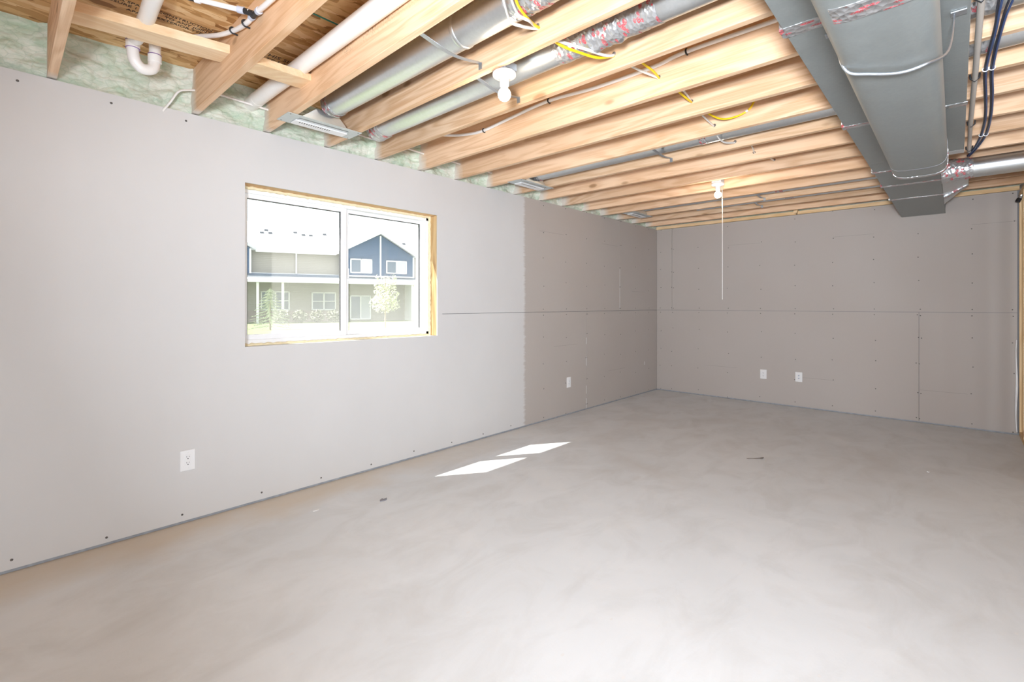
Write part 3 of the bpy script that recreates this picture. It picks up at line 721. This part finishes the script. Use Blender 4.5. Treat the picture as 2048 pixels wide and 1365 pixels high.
# ------------------------------------------------------------------ plumbing
pv = empty('drain_pipe', (1.195, -1.5, 2.59), 'white plastic drain pipe running along the joist above the blocking', 'pipe')
MB().tube([(1.193, .06, 2.642), (1.188, -3.4, 2.642)], .0445, 28).build('pipe', 'pvc_white', pv)
MB().tube([(1.193, -.10, 2.642), (1.193, -.03, 2.642)], .0455, 28).build('coupling', 'pvc_white', pv)
tp = empty('trap_drain', (.52, -.4, 2.5), 'white plastic drain pipe with a curved trap in front of green foam', 'pipe')
MB().tube(spline([(.475, -1.9, 2.70), (.500, -.9, 2.665), (.515, -.60, 2.66), (.515, -.36, 2.66)], 6), .034, 24).build('pipe', 'pvc_white', tp)
r0 = .0265
MB().tube(spline([(.515, -.30, 2.72), (.515, -.30, 2.66), (.515, -.30, 2.615), (.522, -.30, 2.575), (.545, -.295, 2.548), (.572, -.29, 2.545), (.600, -.285, 2.562), (.610, -.28, 2.60), (.612, -.28, 2.64), (.612, -.28, 2.725)], 6), r0, 24).build('trap_bend', 'pvc_white', tp)
for c, z in (((.515, -.30), 2.63), ((.611, -.28), 2.60)): MB().tube([(*c, z), (*c, z + .035)], r0 + .004, 24).build('coupling', 'pvc_white', tp)
MB().tube([(.515, -.30, 2.68), (.515, -.30, 2.715)], r0 + .006, 24).build('coupling', 'pvc_white', tp)
for z in (2.628, 2.668): MB().tube([(.515, -.30, z), (.515, -.30, z + .0025)], r0 + .0045, 24).build('primer_stain', 'pvc_print', tp)
MB().tube([(.611, -.28, 2.637), (.611, -.28, 2.6395)], r0 + .0042, 24).build('primer_stain', 'pvc_print', tp)
px = empty('water_tubing', (.80, -1.0, 2.6), 'white flexible water tubing with a tee fitting clipped to the joist', 'pipe')
MB().tube(spline([(.822, -1.9, 2.575), (.826, -1.267, 2.613), (.828, -1.07, 2.633), (.830, -.977, 2.632), (.828, -.825, 2.655), (.80, -.665, 2.678), (.76, -.52, 2.71), (.74, -.45, 2.725)], 8), .0115, 14).build('tube', 'pex_white', px)
MB().tube([(.636, -.905, 2.684), (.70, -.945, 2.675), (.81, -1.055, 2.640)], .0115, 14).build('tube', 'pex_white', px)
MB().tube([(.600, -.882, 2.690), (.640, -.907, 2.684)], .014, 14).build('end_plug', 'black_plastic', px)
MB().tube([(.636, -.905, 2.684), (.655, -.917, 2.682)], .017, 14).build('crimp_ring', 'pex_white', px)
MB().tube([(.775, -1.02, 2.651), (.795, -1.04, 2.645)], .0155, 14).build('crimp_ring', 'fitting_grey', px)
MB().tube([(.829, -1.125, 2.627), (.829, -1.105, 2.629)], .0155, 14).build('crimp_ring', 'fitting_grey', px)
MB().tube([(.829, -1.045, 2.634), (.829, -1.025, 2.634)], .0155, 14).build('crimp_ring', 'fitting_grey', px)
MB().tube([(.829, -1.11, 2.629), (.829, -1.03, 2.634)], .013, 14).tube([(.79, -1.035, 2.647), (.829, -1.07, 2.632)], .013, 14).build('tee_fitting', 'black_plastic', px)
def clip(x, y, z, r=.014, par=None):
    pts = [(x + r * 1.05 * math.cos(a) * -1, y, z + r * 1.05 * math.sin(a)) for a in [math.pi * (-.55 + 1.1 * i / 10) for i in range(11)]]
    pts = [(x + .02, y, z - r * 1.05)] + pts + [(x + .02, y, z + r * 1.05)]
    MB().tube(pts, .0045, 6, prof=lambda a: (math.cos(a), math.sin(a))).build('clip', 'black_plastic', par)
clip(.829, -.955, 2.636, par=px); clip(.825, -.80, 2.66, par=px)

tb = empty('supply_tubing', (2.52, -1.6, 2.62), 'long white tube clipped along the face of a middle joist', 'pipe')
MB().tube(spline([(2.12, -.20, 2.66), (2.30, -.30, 2.665), (2.48, -.45, 2.655), (2.522, -.62, 2.632), (2.523, -.813, 2.616), (2.523, -1.1, 2.640), (2.523, -1.429, 2.662), (2.523, -1.8, 2.640), (2.523, -2.172, 2.641), (2.523, -2.357, 2.660), (2.523, -2.801, 2.656), (2.523, -3.4, 2.66)], 8), .011, 12).build('tube', 'pex_white', tb)
for y, z in ((-.813, 2.616), (-1.429, 2.662), (-2.357, 2.660)): clip(2.523, y, z, .0125, tb)

# ------------------------------------------------------------------ electrical cables
def cable(name, label, segs, r, mat, flat=1.0, group=None):
    e = empty(name, segs[0][0], label, 'cable', group)
    for sg in segs:
        MB().tube(spline(sg, 6), r, 10, prof=(lambda a: (math.cos(a) * flat, math.sin(a)))).build('cable_run', mat, e)
    return e
hole_me = MB().lathe([(0, -.0008), (.011, -.0008), (.011, .0), (0, .0)], (0, 0, 0), 12, 'x').mesh('drilled_hole', Vector()); hole_me.materials.append(M['twig'])
HP = {1.690: (-2.03, 2.562), 2.107: (-2.165, 2.552), 2.535: (-2.195, 2.576), 2.947: (-2.21, 2.565), 3.358: (-2.20, 2.53), 3.768: (-2.203, 2.52), 4.190: (-2.213, 2.536), 4.600: (-2.256, 2.556)}
jo = [o for o in bpy.data.objects if o.name.startswith('joist')]
jbyx = {x: jo[i] for i, x in enumerate(JX)}
for x, (y, z) in HP.items(): share('drilled_hole', hole_me, jbyx[x], (x - .0006 + BOW.get(x, 0) / 2 * -y, y, z + .004))
W1 = [[(1.28, -2.16, 2.53), (1.36, -2.12, 2.498), (1.467, -2.057, 2.487), (1.53, -2.055, 2.494), (1.62, -2.035, 2.530), (1.70, -2.03, 2.562)],
      [(1.71, -2.02, 2.56), (1.76, -2.085, 2.512), (1.89, -2.160, 2.493), (2.01, -2.172, 2.510), (2.115, -2.165, 2.552)],
      [(2.127, -2.15, 2.556), (2.33, -2.17, 2.560), (2.54, -2.195, 2.575)],
      [(2.555, -2.20, 2.576), (2.75, -2.235, 2.570), (2.955, -2.21, 2.566)],
      [(2.967, -2.20, 2.57), (3.12, -2.204, 2.540), (3.365, -2.195, 2.532)],
      [(3.378, -2.19, 2.53), (3.47, -2.18, 2.496), (3.60, -2.175, 2.488), (3.70, -2.19, 2.502), (3.775, -2.203, 2.52)],
      [(3.788, -2.21, 2.525), (3.99, -2.245, 2.545), (4.197, -2.213, 2.536)],
      [(4.21, -2.22, 2.54), (4.40, -2.25, 2.55), (4.607, -2.256, 2.556)]]
cable('white_electrical_cable', 'white electrical cable threaded through drilled joists across the ceiling', W1, .0045, 'white_cable', 1.6)
cable('white_electrical_cable', 'second white cable looping under the nearest round duct by the bulb', [[(1.29, -2.20, 2.53), (1.38, -2.145, 2.498), (1.46, -2.11, 2.487), (1.53, -2.105, 2.495), (1.63, -2.05, 2.54), (1.70, -2.03, 2.562)]], .0045, 'white_cable', 1.6)
YC = [[(1.30, -2.24, 2.53), (1.39, -2.16, 2.492), (1.55, -2.09, 2.512), (1.70, -2.03, 2.562)],
      [(1.71, -2.03, 2.56), (1.78, -2.075, 2.506), (1.892, -2.125, 2.490), (1.99, -2.155, 2.496), (2.115, -2.165, 2.55)],
      [(2.127, -2.22, 2.575), (2.25, -2.222, 2.560), (2.40, -2.225, 2.558), (2.54, -2.195, 2.575)],
      [(2.555, -2.21, 2.575), (2.72, -2.222, 2.555), (2.85, -2.225, 2.548), (2.955, -2.21, 2.564)],
      [(2.967, -2.22, 2.565), (3.12, -2.235, 2.545), (3.26, -2.28, 2.53), (3.325, -2.35, 2.545), (3.345, -2.42, 2.575), (3.347, -2.455, 2.625), (3.347, -2.47, 2.70)]]
yo = cable('yellow_electrical_cable', 'bright yellow electrical cable threaded through the joists, looping at the end', YC, .0060, 'yellow_cable')
MB().tube([(3.338, -2.405, 2.566), (3.342, -2.418, 2.574)], .0085, 8).build('staple', 'plastic_white', yo)
# cable along the wall top, through the joists near the foam
wc = [[(.70, .01, 2.44), (.735, -.03, 2.50), (.77, -.05, 2.565), (.82, -.06, 2.588), (.90, -.062, 2.606)]]
for a, b in zip([.850, 1.268, 1.690, 2.107, 2.535, 2.947, 3.358, 3.768, 4.190], [1.268, 1.690, 2.107, 2.535, 2.947, 3.358, 3.768, 4.190, 4.600]):
    wc.append([(a + .02, -.062, 2.615), (a + .2, -.058, 2.612), (b + .02, -.065, 2.600)])
cable('wall_top_cable', 'pale electrical cable running along the foam above the window wall', wc, .0048, 'white_cable', 1.5)

# conduit and bundled cables right of the trunk
cd = empty('tan_conduit', (3.5, -3.48, 2.44), 'tan plastic conduit clipped under the joists right of the trunk', 'conduit')
MB().tube([(2.3, -3.482, 2.452), (3.3, -3.482, 2.452), (4.2, -3.478, 2.452), (4.95, -3.482, 2.452)], .0115, 14).build('pipe', 'conduit_tan', cd)
for x in (2.50, 3.37, 4.22, 4.88):
    MB().tube([(x, -3.500 , 2.476), (x, -3.498, 2.455), (x, -3.482, 2.439), (x, -3.466, 2.455), (x, -3.464, 2.476)], .005, 6).build('clip', 'black_plastic', cd)
bc = empty('blue_cable_bundle', (3.4, -3.54, 2.44), 'bundle of dark blue and black cables tied beside the tan conduit', 'cable')
def bpath(off, dz): return spline([(2.0, -3.60 + off * 3.2, 2.452 + dz), (2.56, -3.553 + off * 1.4, 2.447 + dz), (2.80, -3.542 + off * .8, 2.444 + dz), (3.27, -3.530 + off, 2.449 + dz), (3.70, -3.545 + off * 1.1, 2.452 + dz), (4.1, -3.555 + off, 2.450 + dz), (4.52, -3.548 + off, 2.450 + dz), (4.85, -3.515 + off * .6, 2.445 + dz), (5.10, -3.48 + off * .4, 2.452 + dz)], 6)
for i, (off, dz, mt) in enumerate(((-.013, .0, 'blue_cable'), (-.006, .006, 'dark_cable'), (.010, .0, 'blue_cable'), (.016, .006, 'dark_cable'))):
    MB().tube(bpath(off, dz), .0042, 8).build('cable_run', mt, bc)
for x, y in ((3.27, -3.530), (4.52, -3.548)):
    for d in (-.010, .013): MB().tube([(x, y + d + .011 * math.cos(a), 2.452 + .011 * math.sin(a)) for a in [i * math.pi / 5 for i in range(11)]], .0022, 6).build('cable_tie', 'plastic_white', bc)

# capped grey pipe at the top of the right stud wall
gp = empty('capped_grey_pipe', (6.93, -3.865, 2.33), 'short grey pipe with a black cap at the top of the wooden studs', 'pipe')
MB().tube(spline([(6.95, -3.905, 2.50), (6.945, -3.90, 2.45), (6.94, -3.885, 2.40), (6.935, -3.872, 2.365)], 5), [.03] * 5 + [.022] * 6 + [.016] * 5, 14).build('pipe', 'galvanised', gp)
MB().tube([(6.935, -3.872, 2.365), (6.93, -3.862, 2.345), (6.928, -3.858, 2.330)], .019, 14).build('cap', 'black_plastic', gp)

# round grey plug on a joist
MB().lathe([(0, -.004), (.045, -.004), (.048, 0), (.048, .001), (0, .001)], (5.866, -1.085, 2.585), 20, 'x').build('plug', 'plug_grey', jbyx[5.868])

# ------------------------------------------------------------------ bare bulb lampholders
def lampholder(o, label, string):
    x, y = o; z = H - .004
    e = empty('bulb_lampholder', (x, y, z - .14), label, 'lamp', 'bare bulb lampholders')
    MB().box((x - .045, y - .045, z), (x + .045, y + .045, z + .045)).build('junction_box', 'strap_metal' if not string else 'plastic_white', e, bevel=.006)
    MB().lathe([(0, 0), (.050, 0), (.058, -.004), (.060, -.012), (.057, -.020), (.046, -.027), (.030, -.030), (.0235, -.034), (.0225, -.068), (.0205, -.070), (0, -.070)], (x, y, z), 32).build('holder', 'porcelain', e)
    b = MB().lathe([(.0135, -.066), (.0145, -.074), (.019, -.083), (.027, -.092), (.0318, -.104), (.0325, -.112), (.030, -.124), (.023, -.135), (.012, -.1415), (0, -.1432)], (x, y, z), 32).build('bulb', 'bulb', e)
    if string:
        st = MB().tube([(x + .028, y - .030, z - .028), (x + .030, y - .032, z - .3), (x + .0295, y - .032, 1.372)], .0021, 6).build('pull_string', 'string', e)
        MB().lathe([(0, 0), (.003, .002), (.0035, .008), (.0015, .013), (0, .014)], (x + .0295, y - .032, 1.362), 8).build('string_end', 'string', st)
    ld = bpy.data.lights.new('bulb_light', 'POINT'); ld.energy = 6.0; ld.color = (1.0, .83, .62); ld.shadow_soft_size = .033
    lo = bpy.data.objects.new('bulb_light', ld); COL.objects.link(lo); lo.parent = e; lo.location = (0, 0, -.05)
lampholder((1.755, -1.752), 'nearest bare glowing bulb in a white porcelain lampholder', False)
lampholder((4.735, -1.735), 'farther bare glowing bulb with a long pull string', True)
# ------------------------------------------------------------------ scraps on the floor
def flake(name, label, x, y, pts, mat, h=.004):
    m = MB(); n = len(pts); base = [(x + a, y + b, .0005) for a, b in pts]; top = [(x + a * .95, y + b * .95, .0005 + h * (.5 + .5 * (i % 2))) for i, (a, b) in enumerate(pts)]
    m.add(base + top, [tuple(range(n))[::-1], tuple(range(n, 2 * n))] + [(i, (i + 1) % n, (i + 1) % n + n, i + n) for i in range(n)])
    tag(m.build(name, mat), label, 'scrap')
flake('paper_scrap', 'small grey paper scrap on the concrete left of the sunlit patch', 1.81, -.575, [(-.03, -.012), (-.005, -.022), (.02, -.016), (.034, .004), (.012, .008), (.006, .02), (-.016, .012)], 'paper_grey', .006)
flake('plaster_flake', 'white plaster flake on the floor near the wall foot under the window', 1.43, -.40, [(-.022, -.006), (-.004, -.014), (.018, -.009), (.024, .004), (.004, .012), (-.018, .008)], 'plaster', .004)
tw = MB().tube(spline([(4.38, -2.10, .006), (4.42, -2.15, .007), (4.46, -2.19, .009), (4.50, -2.20, .007)], 4), [.0015, .002, .002, .002, .0025, .003, .0035, .004, .006, .007, .006, .004, .002], 6).build('wood_splinter', 'twig'); tag(tw, 'dark wood splinter lying on the concrete in mid floor', 'scrap')
flake('plaster_crumb', 'tiny white crumb on the right of the floor toward the far wall', 5.0, -3.25, [(-.008, -.005), (.004, -.009), (.010, .002), (-.002, .008)], 'plaster', .006)

# ------------------------------------------------------------------ outside: lawn, townhouse, trees
tag(MB().box((-60, .262, -.1), (120, 140, .03)).build('lawn', 'grass'), kind='structure')
A_ = math.radians(-19); P0 = Vector((19.13, 31.94, 0)); DU = Vector((math.cos(A_), math.sin(A_), 0)); DN = Vector((-math.sin(A_), math.cos(A_), 0))
def hp_(u, v, z): return P0 + DU * u + DN * v + Vector((0, 0, z))      # v > 0 is behind the facade
class HB(MB):
    def hbox(s, u0, u1, v0, v1, z0, z1):
        return s.hexa([hp_(u0, v0, z0), hp_(u1, v0, z0), hp_(u1, v1, z0), hp_(u0, v1, z0), hp_(u0, v0, z1), hp_(u1, v0, z1), hp_(u1, v1, z1), hp_(u0, v1, z1)])
    def hprism(s, poly, v0, v1):
        n = len(poly)
        return s.add([hp_(u, v0, z) for u, z in poly] + [hp_(u, v1, z) for u, z in poly], [tuple(range(n))[::-1], tuple(range(n, 2 * n))] + [(i, (i + 1) % n, (i + 1) % n + n, i + n) for i in range(n)])
    def hprism_u(s, poly, u0, u1):
        n = len(poly)
        return s.add([hp_(u0, v, z) for v, z in poly] + [hp_(u1, v, z) for v, z in poly], [tuple(range(n))[::-1], tuple(range(n, 2 * n))] + [(i, (i + 1) % n, (i + 1) % n + n, i + n) for i in range(n)])
th = empty('townhouse', P0, 'two-storey townhouse row with blue gable and beige siding beyond the lawn', 'building')
HB().hbox(-14, 12, 0.0, 9, 0, 5.25).build('main_wall', 'siding_beige', th)
HB().hprism([(-.45, 3.55), (5.36, 3.55), (5.36, 5.25), (2.62, 6.9), (-.45, 5.35)], -.5, 4.0).build('gable_wall', 'siding_blue', th)
HB().hprism([(-9.5, 3.55), (-6.55, 3.55), (-6.55, 5.35), (-8.2, 6.3), (-9.5, 5.5)], -.5, 4.0).build('gable_wall', 'siding_blue', th)
HB().hbox(-14, 12, -.42, 0.02, 3.0, 3.56).build('band_wall', 'siding_dark', th)
rf = HB().hprism_u([(-.45, 5.2), (5.2, 7.95), (5.2, 8.1), (-.45, 5.38)], -14, 12).build('roof', 'shingles', th)
for u, z in ((-4.92, 7.09), (-5.29, 6.81), (-4.75, 6.81), (-3.04, 7.05), (-2.55, 6.82), (-2.05, 6.8), (-1.02, 7.03), (4.91, 6.5)):
    v = -.45 + (z - 5.3) / 2.75 * 5.65
    v = max(0, v); k = (31.0 + v) / 31.0; uu = u * k; zz = 5.38 + (v + .45) * 2.72 / 5.65
    HB().hbox(uu - .14, uu + .14, v - .1, v + .1, zz - .05, zz + .10).build('roof_vent', 'roof_vent_grey', rf)
g = HB(); e_ = .14
g.hprism([(-.75, 5.15), (2.62, 6.95), (5.75, 5.08), (5.75, 5.26), (2.62, 7.13), (-.75, 5.33)], -.85, 4.5); g.build('gable_roof', 'shingles', th)
HB().hprism([(-.75, 5.13), (2.62, 6.93), (5.75, 5.06), (5.75, 5.24), (2.62, 7.10), (-.75, 5.31)], -.90, -.84).build('bargeboard', 'ext_white', th)
HB().hprism([(-9.9, 5.3), (-8.2, 6.35), (-6.2, 5.2), (-6.2, 5.4), (-8.2, 6.53), (-9.9, 5.5)], -.9, 4).build('gable_roof', 'shingles', th)
for u0, u1, v0, v1, z0, z1 in ((2.58, 2.70, -.56, -.48, 3.6, 6.8), (5.28, 5.40, -.56, -.48, 3.6, 5.2), (-.5, -.4, -.56, -.48, 3.6, 5.3), (-6.6, -6.48, -.56, -.48, 3.55, 5.3), (-3.56, -3.46, -.14, -.02, 3.6, 5.2), (-6.2, -.75, -.56, -.43, 5.1, 5.28), (5.75, 12, -.56, -.43, 5.1, 5.28), (-6.5, -.45, -.06, .02, 3.56, 3.64), (-.45, 5.4, -.58, -.48, 3.5, 3.6)):
    HB().hbox(u0, u1, v0, v1, z0, z1).build('white_trim', 'ext_white', th)
HB().hprism_u([(-2.6, 2.92), (-.42, 3.28), (-.42, 3.38), (-2.6, 3.04)], -14, 5.6).build('porch_roof', 'shingles', th)
HB().hbox(-14, 5.6, -2.66, -2.56, 2.84, 3.02).build('gutter', 'ext_white', th)
def hwin(u0, u1, z0, z1, v, grid, name='window'):
    f = HB(); t_ = .09
    for a in ((u0, u1, z0, z0 + t_), (u0, u1, z1 - t_, z1), (u0, u0 + t_, z0, z1), (u1 - t_, u1, z0, z1), ((u0 + u1) / 2 - .05, (u0 + u1) / 2 + .05, z0, z1)): f.hbox(a[0], a[1], v - .1, v + .01, a[2], a[3])
    if grid:
        f.hbox(u0, u1, v - .07, v, (z0 + z1) / 2 - .03, (z0 + z1) / 2 + .03)
    fo = f.build(name, 'ext_white', th); um = (u0 + u1) / 2
    HB().hbox(u0 + t_, um - .04, v - .04, v - .01, z0 + t_, z1 - t_).build('pane', 'ext_window', fo); HB().hbox(um + .04, u1 - t_, v - .04, v - .01, z0 + t_, z1 - t_).build('pane', 'ext_blind' if not grid else 'ext_window', fo)
hwin(.30, 1.97, 3.77, 4.90, -.5, False); hwin(3.08, 4.76, 3.80, 4.86, -.5, False)
hwin(-5.87, -3.95, .88, 2.30, 0, True); hwin(-2.44, -.68, .87, 2.26, 0, True); hwin(.36, 1.99, .12, 2.04, 0, False, 'patio_door')
for u in (-6.1, -4.55, 4.66): HB().hbox(u - .08, u + .08, -2.5, -2.34, 0, 2.9).build('porch_post', 'ext_white', th)
HB().hbox(4.75, 8.5, -2.6, 0, 0, 2.95).build('white_side_wall', 'ext_white', th)
HB().hbox(-6.7, -.55, -.12, 0.0, 0.02, .85).build('stone_base', 'brick_ext', th)
def leafy(m, centre, rad, n, size, rng, shape=None):
    for _ in range(n):
        while True:
            d = Vector((rng.uniform(-1, 1), rng.uniform(-1, 1), rng.uniform(-1, 1)))
            if d.length < 1 and d.length > .25: break
        p = Vector(centre) + Vector((d.x * rad[0], d.y * rad[1], d.z * rad[2]))
        a = Vector((rng.gauss(0, 1), rng.gauss(0, 1), rng.gauss(0, 1))).normalized(); b = a.orthogonal().normalized(); s_ = size * rng.uniform(.6, 1.3)
        m.add([p - a * s_, p + b * s_ * .5, p + a * s_, p - b * s_ * .5], [(0, 1, 2, 3)])
rng = random.Random(11)
for k, u in enumerate((-4.6, -3.5, -2.4, -1.3)):
    m = MB(); c = hp_(u, -3.2, .5); leafy(m, c, (.5, .45, .46), 260, .11, rng)
    tag(m.build('shrub', 'hedge_leaf'), ('leftmost', 'second from left', 'third from left', 'rightmost')[k] + ' brown leafy shrub in the low row before the townhouse', 'shrub', 'low shrubs before the townhouse')
T1 = Vector((14.86, 19.7, 0))
t1 = empty('young_tree', T1, 'young pale-leaved tree on the lawn seen through the right pane', 'tree')
tk = MB().tube([T1 + Vector((0, 0, .03)), T1 + Vector((.03, 0, .8)), T1 + Vector((0, .02, 1.8)), T1 + Vector((.02, 0, 2.7))], [.05, .04, .03, .012], 8)
for a in range(9):
    z = .95 + a * .18; q = T1 + Vector((.01, 0, z)); an = a * 2.4
    tk.tube([q, q + Vector((math.cos(an) * .35, math.sin(an) * .35, .3)), q + Vector((math.cos(an) * .6, math.sin(an) * .6, .65))], [.018, .012, .005], 5)
tk.build('trunk', 'bark', t1)
m = MB()
for c, r, n in (((0, 0, 1.35), (.85, .85, .5), 420), ((.05, 0, 1.85), (.72, .72, .55), 380), ((.0, .0, 2.4), (.4, .4, .5), 160), ((-.35, .2, 2.45), (.16, .16, .5), 60), ((.4, -.3, 2.55), (.15, .15, .5), 60)): leafy(m, T1 + Vector(c), r, n, .085, rng)
m.build('foliage', 'leaf_pale', t1)
T2 = Vector((9.75, 22.1, 0)) * 1.0
t2 = empty('small_spruce', T2, 'small spruce on the lawn seen through the left pane', 'tree')
MB().tube([T2 + Vector((0, 0, .02)), T2 + Vector((0, 0, 2.2))], [.05, .008], 8).build('trunk', 'bark', t2)
m = MB()
for lvl in range(13):
    z = .18 + lvl * .155; R_ = 1.15 * (1 - z / 2.4)
    for k in range(11):
        a = k * 2 * math.pi / 11 + lvl * .5; R2 = R_ * rng.uniform(.75, 1.1)
        p0 = T2 + Vector((0, 0, z + .08)); p1 = T2 + Vector((math.cos(a) * R2, math.sin(a) * R2, z - .08)); w = Vector((-math.sin(a), math.cos(a), 0))
        for s_ in range(6):
            c = p0.lerp(p1, (s_ + 1) / 6); l = .13
            m.add([c, c + (p1 - p0).normalized() * l + w * l * .7, c + Vector((0, 0, .03))], [(0, 1, 2)]); m.add([c, c + (p1 - p0).normalized() * l - w * l * .7, c + Vector((0, 0, .03))], [(0, 1, 2)])
m.build('foliage', 'leaf_spruce', t2)
